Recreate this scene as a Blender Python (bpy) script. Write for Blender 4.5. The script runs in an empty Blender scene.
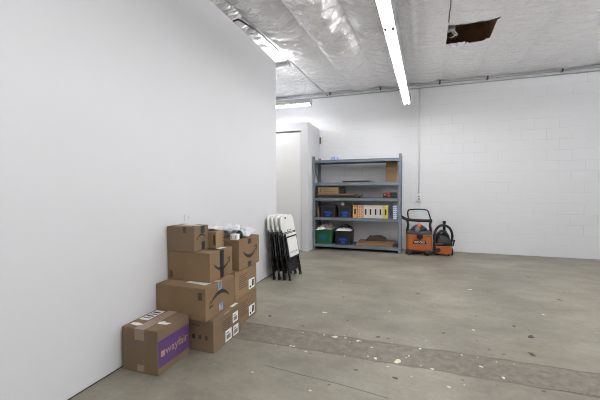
import bpy, bmesh, math, random
from mathutils import Vector, Matrix, noise
SC = bpy.context.scene
COL = SC.collection
PI = math.pi
rnd = random.Random(7)

# ------------------------------------------------------------------ materials
def lin(c):
    def f(v):
        v /= 255.0
        return v / 12.92 if v <= .04045 else ((v + .055) / 1.055) ** 2.4
    return (f(c[0]), f(c[1]), f(c[2]), 1)

def mat(name, rgb, rough=.6, metal=0.0, var=0.0, scale=8.0, bump=0.0, bscale=60.0, spec=.5, rgb2=None):
    m = bpy.data.materials.new(name); m.use_nodes = True
    nt = m.node_tree; N = nt.nodes; L = nt.links
    b = N['Principled BSDF']
    b.inputs['Roughness'].default_value = rough
    b.inputs['Metallic'].default_value = metal
    b.inputs['Specular IOR Level'].default_value = spec
    c = lin(rgb)
    tc = N.new('ShaderNodeTexCoord')
    if var or rgb2:
        nz = N.new('ShaderNodeTexNoise'); nz.inputs['Scale'].default_value = scale
        nz.inputs['Detail'].default_value = 5
        L.new(tc.outputs['Object'], nz.inputs['Vector'])
        r = N.new('ShaderNodeValToRGB'); L.new(nz.outputs['Fac'], r.inputs['Fac'])
        r.color_ramp.elements[0].position = .3; r.color_ramp.elements[1].position = .7
        c2 = lin(rgb2) if rgb2 else c
        r.color_ramp.elements[0].color = tuple(v * (1 - var) for v in c[:3]) + (1,)
        r.color_ramp.elements[1].color = tuple(min(1, v * (1 + var)) for v in c2[:3]) + (1,)
        L.new(r.outputs['Color'], b.inputs['Base Color'])
    else:
        b.inputs['Base Color'].default_value = c
    if bump:
        n2 = N.new('ShaderNodeTexNoise'); n2.inputs['Scale'].default_value = bscale
        n2.inputs['Detail'].default_value = 4
        L.new(tc.outputs['Object'], n2.inputs['Vector'])
        bp = N.new('ShaderNodeBump'); bp.inputs['Strength'].default_value = bump
        bp.inputs['Distance'].default_value = .01
        L.new(n2.outputs['Fac'], bp.inputs['Height']); L.new(bp.outputs['Normal'], b.inputs['Normal'])
    return m

def emis(name, rgb, s):
    m = bpy.data.materials.new(name); m.use_nodes = True
    b = m.node_tree.nodes['Principled BSDF']
    b.inputs['Base Color'].default_value = (.9, .9, .9, 1)
    b.inputs['Emission Color'].default_value = rgb + (1,)
    b.inputs['Emission Strength'].default_value = s
    return m

M = {}
M['wall'] = mat('white wall paint', (208, 209, 212), .75, var=.012, scale=1.5, bump=.04, bscale=90, spec=.3)
M['white'] = mat('white enamel', (228, 228, 228), .5, spec=.3)
M['dark_gap'] = mat('dark shadow gap', (26, 24, 22), .8)  # near-black standing for the shade in the gap under the left wall
M['kraft'] = mat('kraft cardboard', (129, 106, 81), .85, var=.07, scale=5, bump=.05, bscale=120, spec=.2)
M['kraft2'] = mat('grey kraft cardboard', (121, 102, 82), .85, var=.07, scale=5, bump=.05, bscale=120, spec=.2)
M['kraft3'] = mat('light kraft cardboard', (139, 116, 88), .85, var=.07, scale=5, bump=.05, bscale=120, spec=.2)
M['ink'] = mat('black printing ink', (28, 24, 22), .6)
M['ink_soft'] = mat('faded brown printing ink', (78, 61, 46), .8)
M['navy_tape'] = mat('dark blue printed tape', (16, 17, 20), .45, rgb2=(38, 44, 52), var=.1, scale=42)
M['pale_tape'] = mat('pale blue printed tape', (160, 190, 205), .35, rgb2=(40, 80, 110), var=.1, scale=30)
M['clear_tape'] = mat('clear packing tape', (140, 122, 105), .28, var=.08, scale=20)
M['purple'] = mat('purple printing ink', (84, 54, 108), .7, var=.06, scale=9)
M['purple_faint'] = mat('faint purple print', (118, 92, 104), .8)
M['tan'] = mat('unprinted tan lettering', (168, 140, 98), .8)
M['paper'] = mat('white label paper', (225, 225, 224), .6)
M['paper_dirty'] = mat('printed white label', (222, 222, 222), .6, rgb2=(186, 188, 192), scale=70)
M['label_green'] = mat('green printed label edge', (70, 110, 62), .6)
M['poly'] = mat('white plastic mailer', (222, 223, 226), .28, rgb2=(168, 172, 180), var=.05, scale=42, bump=.25, bscale=30)
M['poly_silver'] = mat('grey plastic mailer', (208, 209, 212), .25, rgb2=(226, 228, 232), var=.04, scale=18, bump=.3, bscale=25)
M['steel'] = mat('blue grey shelf paint', (112, 121, 132), .42, var=.05, scale=6)
M['steel_dark'] = mat('dark steel deck', (72, 74, 78), .55, var=.08, scale=6)
M['slot'] = mat('dark post slot', (40, 42, 46), .8)
M['bin_black'] = mat('black plastic bin', (36, 37, 40), .45, var=.1, scale=10)
M['bin_lid'] = mat('charcoal plastic lid', (42, 43, 46), .5, var=.08, scale=10)
M['bin_green'] = mat('green plastic bin', (22, 92, 54), .42, var=.08, scale=8)
M['marker'] = mat('blue marker ink', (42, 84, 190), .6)
M['mag_tan'] = mat('tan card', (202, 160, 96), .7, var=.05, scale=12)
M['mag_white'] = mat('white card', (208, 204, 196), .7, var=.03, scale=12)
M['mag_yellow'] = mat('yellow card', (206, 190, 84), .7, var=.04, scale=12)
M['mag_navy'] = mat('dark navy card', (62, 64, 88), .6)
M['mag_red'] = mat('red patterned card', (206, 168, 140), .7)
M['red_ink'] = mat('red ink', (176, 66, 50), .7)
M['mag_pale'] = mat('pale blue card', (206, 216, 234), .7)
M['blue_ink'] = mat('blue ink', (60, 78, 130), .7)
M['black'] = mat('black gloss paint', (11, 11, 12), .42)
M['black_plastic'] = mat('black plastic', (22, 22, 24), .5, var=.08, scale=14)
M['grey_plastic'] = mat('dark grey plastic', (54, 54, 56), .5, var=.06, scale=12)
M['mid_grey'] = mat('mid grey plastic', (120, 120, 122), .5)
M['orange'] = mat('orange plastic', (172, 94, 48), .42, var=.06, scale=9)
M['orange_red'] = mat('red orange plastic', (205, 84, 40), .42)
M['red'] = mat('red plastic latch', (206, 50, 40), .45)
M['chair_white'] = mat('white chair plastic', (226, 226, 224), .45, var=.02, scale=20)
M['ply'] = mat('brown board', (146, 116, 80), .75, rgb2=(124, 98, 70), var=.08, scale=7)
M['brown_bag'] = mat('dark brown paper', (66, 55, 43), .85, var=.2, scale=12, bump=.3, bscale=25)
M['dark_wood'] = mat('dark roof timber', (128, 100, 76), .85, var=.25, scale=6)
M['pipe'] = mat('galvanised conduit', (172, 174, 176), .45, .3, var=.08, scale=12)
M['pipe_white'] = mat('painted conduit', (228, 228, 229), .5)
M['fixture'] = mat('grey enamelled light housing', (168, 170, 172), .5)
M['tube'] = emis('lit fluorescent tube', (1.0, .99, .985), 16.0)
M['tube_bright'] = emis('brighter lit fluorescent tube', (1.0, .99, .985), 43.0)
M['brown'] = mat('brown rusty metal', (122, 100, 78), .7)
M['plasticwrap'] = mat('crumpled clear plastic', (206, 216, 236), .2, rgb2=(120, 140, 200), scale=40)
M['chip_white'] = mat('pale floor chip', (214, 204, 184), .7)
M['chip_dark'] = mat('dark floor stain', (96, 88, 78), .6)
M['chip_black'] = mat('small dark floor pit', (72, 66, 58), .7)
M['cream'] = mat('cream cloth', (206, 200, 192), .9, rgb2=(150, 120, 118), var=.08, scale=11, bump=.3, bscale=20)

def wall_block_material():
    m = bpy.data.materials.new('painted block wall'); m.use_nodes = True
    nt = m.node_tree; N = nt.nodes; L = nt.links; b = N['Principled BSDF']
    b.inputs['Roughness'].default_value = .6; b.inputs['Specular IOR Level'].default_value = .3
    g = N.new('ShaderNodeNewGeometry'); s = N.new('ShaderNodeSeparateXYZ'); c = N.new('ShaderNodeCombineXYZ')
    L.new(g.outputs['Position'], s.inputs[0]); L.new(s.outputs['X'], c.inputs['X']); L.new(s.outputs['Z'], c.inputs['Y'])
    br = N.new('ShaderNodeTexBrick'); L.new(c.outputs[0], br.inputs['Vector'])
    br.inputs['Scale'].default_value = 1; br.inputs['Brick Width'].default_value = .4; br.inputs['Row Height'].default_value = .2
    br.inputs['Mortar Size'].default_value = .006; br.inputs['Mortar Smooth'].default_value = .6
    br.inputs['Color1'].default_value = lin((226, 227, 230)); br.inputs['Color2'].default_value = lin((224, 225, 228))
    br.inputs['Mortar'].default_value = lin((206, 207, 210))
    big = N.new('ShaderNodeTexNoise'); big.inputs['Scale'].default_value = 1.6; big.inputs['Detail'].default_value = 6; L.new(g.outputs['Position'], big.inputs['Vector'])
    rp = N.new('ShaderNodeValToRGB'); L.new(big.outputs['Fac'], rp.inputs['Fac'])
    rp.color_ramp.elements[0].position = .38; rp.color_ramp.elements[1].position = .68
    rp.color_ramp.elements[1].color = (.95, .95, .95, 1)
    mx = N.new('ShaderNodeMix'); mx.data_type = 'RGBA'; L.new(rp.outputs['Color'], mx.inputs[0])
    mx.inputs[6].default_value = lin((225, 226, 229)); L.new(br.outputs['Color'], mx.inputs[7])
    L.new(mx.outputs[2], b.inputs['Base Color'])
    nz = N.new('ShaderNodeTexNoise'); nz.inputs['Scale'].default_value = 40; L.new(g.outputs['Position'], nz.inputs['Vector'])
    mth = N.new('ShaderNodeMath'); mth.operation = 'MULTIPLY_ADD'; mth.inputs[1].default_value = -1.0
    mm = N.new('ShaderNodeMath'); mm.operation = 'MULTIPLY'; mm.inputs[1].default_value = .25
    L.new(nz.outputs['Fac'], mm.inputs[0]); L.new(br.outputs['Fac'], mth.inputs[0]); L.new(mm.outputs[0], mth.inputs[2])
    bp = N.new('ShaderNodeBump'); bp.inputs['Strength'].default_value = .25; bp.inputs['Distance'].default_value = .006
    L.new(mth.outputs[0], bp.inputs['Height']); L.new(bp.outputs['Normal'], b.inputs['Normal'])
    return m
M['block'] = wall_block_material()

def floor_material():
    m = bpy.data.materials.new('worn concrete'); m.use_nodes = True
    nt = m.node_tree; N = nt.nodes; L = nt.links; b = N['Principled BSDF']
    b.inputs['Specular IOR Level'].default_value = .45
    g = N.new('ShaderNodeNewGeometry')
    def nz(sc, det, sx=1, rough=.6):
        mp = N.new('ShaderNodeMapping'); mp.inputs['Scale'].default_value = (sx, 1, 1)
        L.new(g.outputs['Position'], mp.inputs[0])
        n = N.new('ShaderNodeTexNoise'); n.inputs['Scale'].default_value = sc; n.inputs['Detail'].default_value = det
        n.inputs['Roughness'].default_value = rough
        L.new(mp.outputs[0], n.inputs['Vector']); return n.outputs['Fac']
    def ramp(f, p0, c0, p1, c1):
        r = N.new('ShaderNodeValToRGB'); L.new(f, r.inputs['Fac'])
        r.color_ramp.elements[0].position = p0; r.color_ramp.elements[0].color = c0
        r.color_ramp.elements[1].position = p1; r.color_ramp.elements[1].color = c1
        return r.outputs['Color']
    def mul(a, bb, fac=1):
        x = N.new('ShaderNodeMix'); x.data_type = 'RGBA'; x.blend_type = 'MULTIPLY'; x.inputs[0].default_value = fac
        L.new(a, x.inputs[6]); L.new(bb, x.inputs[7]); return x.outputs[2]
    base = ramp(nz(.7, 5), .3, lin((118, 113, 103)), .68, lin((157, 151, 139)))
    base = mul(base, ramp(nz(3.2, 7, .55, .7), .32, (.74, .735, .72, 1), .66, (1.07, 1.07, 1.06, 1)))
    base = mul(base, ramp(nz(26, 4), .3, (.9, .9, .9, 1), .7, (1.06, 1.06, 1.06, 1)))
    base = mul(base, ramp(nz(120, 2), .25, (.86, .85, .84, 1), .5, (1, 1, 1, 1)))
    # fine dark scuffs
    base = mul(base, ramp(nz(9, 8, .4, .8), .26, (.55, .53, .5, 1), .37, (1, 1, 1, 1)))
    # the trench patch, a band of newer darker concrete across the floor
    s = N.new('ShaderNodeSeparateXYZ'); L.new(g.outputs['Position'], s.inputs[0])
    wob = nz(5, 3)
    add = N.new('ShaderNodeMath'); add.operation = 'MULTIPLY_ADD'; add.inputs[1].default_value = .05
    L.new(wob, add.inputs[0]); L.new(s.outputs['Y'], add.inputs[2])
    def step(lo, w, sock=None):
        mr = N.new('ShaderNodeMapRange'); mr.inputs['From Min'].default_value = lo; mr.inputs['From Max'].default_value = lo + w
        L.new(sock or add.outputs[0], mr.inputs['Value']); return mr.outputs[0]
    def math2(op, a, bb):
        x = N.new('ShaderNodeMath'); x.operation = op
        for i, v in enumerate((a, bb)):
            if isinstance(v, float): x.inputs[i].default_value = v
            else: L.new(v, x.inputs[i])
        return x.outputs[0]
    band = math2('MULTIPLY', step(2.475, .012), math2('SUBTRACT', 1.0, step(2.79, .012)))
    dark = ramp(nz(16, 8, 1, .75), .3, lin((88, 83, 74)), .7, lin((134, 127, 115)))
    x = N.new('ShaderNodeMix'); x.data_type = 'RGBA'; L.new(band, x.inputs[0]); L.new(base, x.inputs[6]); L.new(dark, x.inputs[7])
    col = x.outputs[2]
    # dirty cut lines on both sides of the patch
    edge = math2('ADD', math2('MULTIPLY', step(2.465, .01), math2('SUBTRACT', 1.0, step(2.482, .01))),
                 math2('MULTIPLY', step(2.783, .008), math2('SUBTRACT', 1.0, step(2.797, .012))))
    em = math2('MULTIPLY', edge, nz(3, 3))
    y = N.new('ShaderNodeMix'); y.data_type = 'RGBA'; L.new(em, y.inputs[0]); L.new(col, y.inputs[6]); y.inputs[7].default_value = lin((60, 56, 50))
    L.new(y.outputs[2], b.inputs['Base Color'])
    rr = N.new('ShaderNodeMapRange'); rr.inputs['To Min'].default_value = .36; rr.inputs['To Max'].default_value = .62
    L.new(nz(2.2, 5), rr.inputs['Value']); L.new(rr.outputs[0], b.inputs['Roughness'])
    bp = N.new('ShaderNodeBump'); bp.inputs['Strength'].default_value = .12; bp.inputs['Distance'].default_value = .01
    L.new(nz(30, 5), bp.inputs['Height']); L.new(bp.outputs['Normal'], b.inputs['Normal'])
    return m
M['floor'] = floor_material()

def foil_material():
    m = bpy.data.materials.new('silver insulation foil'); m.use_nodes = True
    nt = m.node_tree; N = nt.nodes; L = nt.links; b = N['Principled BSDF']
    b.inputs['Base Color'].default_value = (.94, .94, .945, 1)
    b.inputs['Metallic'].default_value = .5; b.inputs['Roughness'].default_value = .22
    g = N.new('ShaderNodeNewGeometry'); mp = N.new('ShaderNodeMapping'); mp.inputs['Scale'].default_value = (2.2, 5.5, 1)
    mp.inputs['Rotation'].default_value = (0, 0, .25)
    L.new(g.outputs['Position'], mp.inputs[0])
    n = N.new('ShaderNodeTexNoise'); n.inputs['Scale'].default_value = 3.0; n.inputs['Detail'].default_value = 8; n.inputs['Distortion'].default_value = 1.6
    L.new(mp.outputs[0], n.inputs['Vector'])
    bp = N.new('ShaderNodeBump'); bp.inputs['Strength'].default_value = .7; bp.inputs['Distance'].default_value = .05
    L.new(n.outputs['Fac'], bp.inputs['Height']); L.new(bp.outputs['Normal'], b.inputs['Normal'])
    return m
M['foil'] = foil_material()

# ------------------------------------------------------------------ mesh helpers
def add_box(bm, x0, x1, y0, y1, z0, z1, mtx=None):
    vs = [bm.verts.new(mtx @ Vector(p) if mtx else p) for p in
          ((x0, y0, z0), (x1, y0, z0), (x1, y1, z0), (x0, y1, z0), (x0, y0, z1), (x1, y0, z1), (x1, y1, z1), (x0, y1, z1))]
    for f in ((0, 3, 2, 1), (4, 5, 6, 7), (0, 1, 5, 4), (1, 2, 6, 5), (2, 3, 7, 6), (3, 0, 4, 7)):
        bm.faces.new([vs[i] for i in f])
    return vs

def add_prism(bm, pts, d0, d1, frame):
    """pts: outline in (u,v); frame: function (u,v,n)->Vector"""
    a = [bm.verts.new(frame(u, v, d0)) for u, v in pts]
    c = [bm.verts.new(frame(u, v, d1)) for u, v in pts]
    n = len(pts)
    for i in range(n):
        bm.faces.new((a[i], a[(i + 1) % n], c[(i + 1) % n], c[i]))
    bm.faces.new(a[::-1]); bm.faces.new(c)

def add_tube(bm, path, r, seg=10, closed=False, ry=None):
    path = [Vector(p) for p in path]; n = len(path)
    rings = []; up = None
    for i, p in enumerate(path):
        if closed: t = path[(i + 1) % n] - path[i - 1]
        else: t = path[min(i + 1, n - 1)] - path[max(i - 1, 0)]
        t.normalize()
        if up is None:
            up = Vector((0, 0, 1)) if abs(t.z) < .9 else Vector((0, 1, 0))
        a = up - t * up.dot(t)
        if a.length < 1e-5: a = t.orthogonal()
        a.normalize(); up = a; b = t.cross(a)
        rings.append([bm.verts.new(p + a * (r * math.cos(2 * PI * k / seg)) + b * ((ry or r) * math.sin(2 * PI * k / seg))) for k in range(seg)])
    m = n if closed else n - 1
    for i in range(m):
        A = rings[i]; B = rings[(i + 1) % n]
        for k in range(seg):
            bm.faces.new((A[k], A[(k + 1) % seg], B[(k + 1) % seg], B[k]))
    if not closed:
        bm.faces.new(rings[0][::-1]); bm.faces.new(rings[-1])

def add_lathe(bm, prof, seg=28, mtx=None, sx=1, sy=1):
    rings = []
    for r, z in prof:
        rings.append([bm.verts.new((mtx or Matrix()) @ Vector((r * sx * math.cos(2 * PI * k / seg), r * sy * math.sin(2 * PI * k / seg), z))) for k in range(seg)])
    for i in range(len(prof) - 1):
        for k in range(seg):
            bm.faces.new((rings[i][k], rings[i][(k + 1) % seg], rings[i + 1][(k + 1) % seg], rings[i + 1][k]))
    bm.faces.new(rings[0][::-1]); bm.faces.new(rings[-1])

def add_loft(bm, sections, seg=32, power=4.0):
    """sections: (z, half_x, half_y, cx, cy): stacked superellipses"""
    rings = []
    for z, hx, hy, cx, cy in sections:
        ring = []
        for k in range(seg):
            a = 2 * PI * k / seg; c, s = math.cos(a), math.sin(a)
            ring.append(bm.verts.new((cx + hx * math.copysign(abs(c) ** (2 / power), c), cy + hy * math.copysign(abs(s) ** (2 / power), s), z)))
        rings.append(ring)
    for A, B in zip(rings, rings[1:]):
        for k in range(seg):
            bm.faces.new((A[k], A[(k + 1) % seg], B[(k + 1) % seg], B[k]))
    bm.faces.new(rings[0][::-1]); bm.faces.new(rings[-1])

def smooth_path(pts, n=8, closed=False):
    pts = [Vector(p) for p in pts]; out = []; m = len(pts)
    rng = range(m if closed else m - 1)
    for i in rng:
        g = lambda k: pts[k % m] if closed else pts[max(0, min(m - 1, k))]
        p0, p1, p2, p3 = g(i - 1), g(i), g(i + 1), g(i + 2)
        for j in range(n):
            t = j / n
            out.append(.5 * ((2 * p1) + (p2 - p0) * t + (2 * p0 - 5 * p1 + 4 * p2 - p3) * t * t + (3 * p1 - p0 - 3 * p2 + p3) * t ** 3))
    if not closed: out.append(pts[-1])
    return out

def obj(name, bm, material, parent=None, smooth=False, bevel=0.0, kind=None, label=None, segs=2):
    if isinstance(bm, bmesh.types.BMesh):
        bmesh.ops.recalc_face_normals(bm, faces=bm.faces)
        me = bpy.data.meshes.new(name); bm.to_mesh(me); bm.free()
    else:
        me = bm
    me.materials.append(M[material] if isinstance(material, str) else material)
    if smooth:
        for p in me.polygons: p.use_smooth = True
    o = bpy.data.objects.new(name, me); COL.objects.link(o)
    if parent: o.parent = parent
    if bevel:
        b = o.modifiers.new('bevel', 'BEVEL'); b.width = bevel; b.segments = segs; b.limit_method = 'ANGLE'
    if kind: o['kind'] = kind
    if label: o['label'] = label
    return o

def thing(name, label, cat, loc=(0, 0, 0), rz=0.0, group=None, rx=0.0):
    o = bpy.data.objects.new(name, None); COL.objects.link(o); o.empty_display_size = .05
    o.location = loc; o.rotation_euler = (rx, 0, rz)
    o['label'] = label; o['category'] = cat
    if group: o['group'] = group
    return o

def tag(o, label, cat, group=None):
    o['label'] = label; o['category'] = cat
    if group: o['group'] = group
    return o

def B(): return bmesh.new()

def box_obj(name, dims, material, parent=None, bevel=0.0, **k):
    bm = B(); add_box(bm, *dims); return obj(name, bm, material, parent, bevel=bevel, **k)

def text_mesh(s, size, frame, d0, d1):
    cu = bpy.data.curves.new('lettering', 'FONT'); cu.body = s; cu.size = size; cu.align_x = 'CENTER'; cu.align_y = 'CENTER'
    cu.extrude = .5; cu.resolution_u = 3
    o = bpy.data.objects.new('lettering', cu); COL.objects.link(o)
    dg = bpy.context.evaluated_depsgraph_get(); dg.update()
    me = bpy.data.meshes.new_from_object(o.evaluated_get(dg))
    bpy.data.objects.remove(o); bpy.data.curves.remove(cu)
    for v in me.vertices:
        v.co = frame(v.co.x, v.co.y, d0 if v.co.z < 0 else d1)
    return me

# ------------------------------------------------------------------ room shell
XL, YB, ZC = -1.984, 7.24, 3.5
def struct(name, bm, m, parent=None, **k):
    return obj(name, bm, m, parent, kind='structure', **k)

bm = B(); add_box(bm, -5.2, 4.7, -6.2, 7.44, -.12, 0); floor = struct('floor', bm, 'floor')
bm = B(); add_box(bm, -5.2, 4.7, YB, YB + .2, 0, 3.75); struct('wall_back', bm, 'block')
bm = B(); add_box(bm, XL - .13, XL, -6.0, 4.68, .009, 3.265); struct('wall_left', bm, 'wall', bevel=.004)
bm = B(); add_box(bm, XL - .12, XL - .006, -6.0, 4.67, 0, .009); struct('shadow_gap_left', bm, 'dark_gap')  # dark strip put in as the shadow line between wall and floor, no skirting
bm = B(); add_box(bm, 4.5, 4.7, -6.0, YB, 0, 3.75); struct('wall_right', bm, 'wall')
bm = B(); add_box(bm, -5.2, 4.7, -6.2, -6.0, 0, 3.75); struct('wall_front', bm, 'wall')
bm = B(); add_box(bm, -5.2, -5.0, -6.0, YB, 0, 3.75); struct('wall_far_left', bm, 'wall')
# white closet block in the back left corner, with a flush door set in a shallow opening
bm = B()
add_box(bm, -5.0, -1.99, 6.36, YB - .001, 2.50, 2.665)
add_box(bm, -2.14, -1.99, 6.36, YB - .001, 0, 2.50)
add_box(bm, -5.0, -2.14, 6.44, YB - .001, 0, 2.50)
struct('wall_closet', bm, 'wall')
door = box_obj('door_1', (-3.05, -2.150, 6.372, 6.42, .012, 2.468), 'white', kind='structure', bevel=.003)

# ceiling: foil faced batts between purlins, sagging, with one batt torn open
TH = math.radians(2.6); CT, ST = math.cos(TH), math.sin(TH)
def st2xy(s, t): return (s * CT + t * ST, -s * ST + t * CT)
S0 = .25 - .61 * 9; NP = 16; SUB = 22
sv = [S0 + .61 * i / SUB for i in range(NP * SUB + 1)]
tv = [-6.9 + .3 * i for i in range(30)] + [2.12 + .03 * i for i in range(178)]
HS0, HS1, HT0, HT1 = .25, .86, 4.86, 5.47
def ceil_z(s, t):
    u = ((s - .25) / .61) % 1.0
    k = math.floor((s - .25) / .61)
    heavy = 1.0 if s < -.3 else .38
    if k == -3: heavy = 1.9
    if k == -4: heavy = 1.15
    if k == -5: heavy = .5
    if k == -2: heavy = 1.3
    fade = min(1, max(.08, (6.0 - t) / 1.9)) if s < -.3 else 1
    sag = (.025 + .075 * max(0, heavy - .3) * fade) * (math.sin(PI * u) ** .7)
    p = Vector((s * 1.6 + k * 3.1, t * 1.1, k * 1.7))
    w = noise.noise(p * 1.3) * .02 * heavy
    q = Vector((s * 1.8 + t * 1.0, t * 7.5 - s * 3.0, k * 2.3))
    w += (abs(noise.noise(q)) - .25) * .075 * heavy * (.35 + .65 * fade)
    q2 = Vector((s * 3.2 - t * 2, t * 16 + s * 5, k * 4.1))
    w += (abs(noise.noise(q2)) - .25) * .036 * heavy * (.4 + .6 * fade)
    q3 = Vector((s * 6 + t * 3, t * 24 - s * 9, k * 1.1))
    w += (abs(noise.noise(q3)) - .25) * .010 * heavy
    env = min(1, 5 * min(u, 1 - u) + .15)
    z = ZC - sag - .012 + w * env
    if -.28 < s < -.06:   # one long fold beside the lights
        z -= .05 * math.exp(-((s + .2) / .03) ** 2) * min(1, max(0, (6.0 - t) / 1.5))
    return min(z, ZC - .002 + .01)
bm = B(); grid = []
for t in tv:
    grid.append([bm.verts.new(st2xy(s, t) + (ceil_z(s, t),)) for s in sv])
for i in range(len(tv) - 1):
    for j in range(len(sv) - 1):
        sc_, tc_ = (sv[j] + sv[j + 1]) / 2, (tv[i] + tv[i + 1]) / 2
        wob = .02 * noise.noise(Vector((sc_ * 6, tc_ * 6, 3)))
        if HS0 + .012 < sc_ < HS1 - .012 - .05 * (tc_ - HT0) and HT0 + wob - .10 * math.sin(PI * (sc_ - HS0) / .61) * .3 < tc_ < HT1 + wob * 1.5: continue
        bm.faces.new((grid[i][j], grid[i + 1][j], grid[i + 1][j + 1], grid[i][j + 1]))
ceil = struct('ceiling', bm, 'foil', smooth=True)
# roof space above the tear: deck, two purlins, cross blocking
def stbox(bm, s0, s1, t0, t1, z0, z1):
    add_box(bm, s0, s1, t0, t1, z0, z1, Matrix.Rotation(-TH, 4, 'Z'))
bm = B(); stbox(bm, -.1, 1.25, 4.4, 5.95, 3.84, 3.88); struct('trim_roof_deck', bm, 'dark_wood')
bm = B(); stbox(bm, .19, .245, 4.4, 5.95, 3.505, 3.84); struct('trim_purlin', bm, 'dark_wood')
bm = B(); stbox(bm, .865, .92, 4.4, 5.95, 3.505, 3.84); struct('trim_purlin.001', bm, 'dark_wood')
bm = B(); stbox(bm, .245, .865, 4.55, 4.6, 3.52, 3.84); struct('trim_blocking', bm, 'dark_wood')
bm = B(); stbox(bm, .245, .865, 5.75, 5.8, 3.52, 3.84); struct('trim_blocking.001', bm, 'dark_wood')
bm = B(); add_box(bm, -5.2, 4.7, -6.2, 7.44, 4.0, 4.1); struct('trim_roof', bm, 'dark_wood')

# torn flap of foil and a junction box with wires inside the hole
def st3(s, t, z): return Vector(st2xy(s, t) + (z,))
t_ = thing('torn_foil_flap', 'strip of torn grey foil hanging along the near lower edge of the ceiling hole', 'insulation', st3(.4, HT1 + .01, 3.46))
bm = B()
prev = None
for i in range(13):
    s = -.14 + .26 * i / 12
    h = .055 * math.sin(PI * i / 12) ** .6 + .004
    y = .02 * noise.noise(Vector((i * .6, 0, 0)))
    a = bm.verts.new((s, y, .03)); b_ = bm.verts.new((s, y + .012, .03 - h)); c = bm.verts.new((s, y + .006, .03))
    if prev:
        bm.faces.new((prev[0], a, b_, prev[1])); bm.faces.new((prev[1], b_, c, prev[2]))
    prev = (a, b_, c)
obj('foil_strip', bm, 'poly_silver', t_)
t_ = thing('junction_box', 'small metal junction box with loose wires in the left end of the ceiling hole', 'electrical box', st3(.31, 5.2, 3.56))
box_obj('box_body', (-.045, .045, -.05, .05, 0, .06), 'pipe', t_, bevel=.004)
for k, pts in enumerate((((0, .0, 0), (.03, .02, -.04), (.07, .06, -.05), (.09, .12, -.01), (.06, .16, .04)),
                         ((0, .02, 0), (-.02, .07, -.05), (.03, .13, -.06), (.09, .17, -.02)),
                         ((.02, -.02, 0), (.06, -.01, -.05), (.02, .05, -.07), (-.02, .12, -.04)))):
    bm = B(); add_tube(bm, smooth_path(pts), .006, 6); obj('wire', bm, 'paper' if k != 1 else 'black', t_, smooth=True)
t_ = B(); pts = [st3(.245 + .012 * noise.noise(Vector((i * .7, 1, 1))), 3.4 + i * .105, 3.486) for i in range(14)]
add_tube(t_, smooth_path(pts, 3), .007, 6)  # dark cord drawn in place of the open tear in the seam
tag(obj('seam_tear_cord', t_, 'grey_plastic', smooth=True), 'thin dark cord standing for the open ceiling seam running into the torn hole', 'cable')

# ------------------------------------------------------------------ lights
# each strip light is built once per place, with its own housing, tubes and sockets
def strip_light(loc, rz, label, length=1.2, group='fluorescent strip lights in the main row', hang=None, up=False, tube='tube'):
    """runs along local +y from 0 to length; tubes' lower face at z 0"""
    t = thing('strip_light', label, 'ceiling light', loc, rz, group)
    fr = lambda u, v, n: Vector((u, n, v))
    bm = B(); add_prism(bm, [(-.058, .03), (.058, .03), (.078, .10), (.05, .125), (-.05, .125), (-.078, .10)], .004, length - .004, fr)
    obj('housing', bm, 'fixture', t)
    for s in (-1, 1):
        bm = B(); add_tube(bm, [(s * .034, .035, .019), (s * .034, length - .035, .019)], .0185, 12)
        obj('tube', bm, tube, t, smooth=True)
        for y in (.018, length - .018):
            box_obj('socket', (s * .034 - .012, s * .034 + .012, y - .012, y + .012, -.002, .034), 'black_plastic', t, bevel=.002)
    if up: t.rotation_euler = (0, PI, rz)
    if hang:
        for y in (.12, length - .12):
            bm = B(); add_tube(bm, [(0, y, .125), (0, y, hang)], .004, 6); obj('hanger_rod', bm, 'pipe', t)
    return t
FS, FL = -.358, 1.02
for i in range(7):
    t0 = 6.375 - FL * (i + 1)
    lab = ['fluorescent strip light nearest the back wall at the far end of the long row',
           'second fluorescent strip light from the back wall in the long row',
           'third fluorescent strip light from the back wall in the long row',
           'fourth fluorescent strip light from the back wall, cut by the top edge of the photo'][i] if i < 4 else 'fluorescent strip light of the long row, overhead outside the view'
    strip_light(st3(FS, t0, 2.85), -TH, lab, FL, hang=.62, tube='tube_bright' if i < 2 else 'tube')
OUT = 'added fill strip lights outside the view'  # unseen lamps added to fill the room with light
for i in range(8):  # second row added out of view to brighten the back wall
    strip_light(st3(2.85, 6.0 - 1.25 * (i + 1), 2.85), -TH, 'added fill strip light in a row along the right side, outside the view', 1.2, OUT, hang=.62)
for i in range(6):  # uplights added out of view to brighten the ceiling
    strip_light(st3(3.6, 6.2 - 1.25 * (i + 1), 2.9), -TH, 'added upturned fill strip light along the right side, outside the view', 1.2, OUT, up=True, tube='tube_bright' if i % 2 else 'tube')
for i in range(4):  # more added uplights, for soft bounce off the ceiling
    strip_light(st3(1.2, 1.6 - 1.25 * (i + 1), 2.9), -TH, 'added upturned fill strip light behind the camera, outside the view', 1.2, OUT, up=True)
for i in range(2):  # further added uplights for the same ceiling bounce
    strip_light(st3(1.75, 1.2 - 1.25 * (i + 1), 2.9), -TH, 'added upturned fill strip light behind the camera, outside the view', 1.2, OUT, up=True)
    strip_light(st3(2.2, 1.9 - 1.25 * (i + 1), 2.9), -TH, 'added upturned fill strip light behind the camera, outside the view', 1.2, OUT, up=True)
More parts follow.
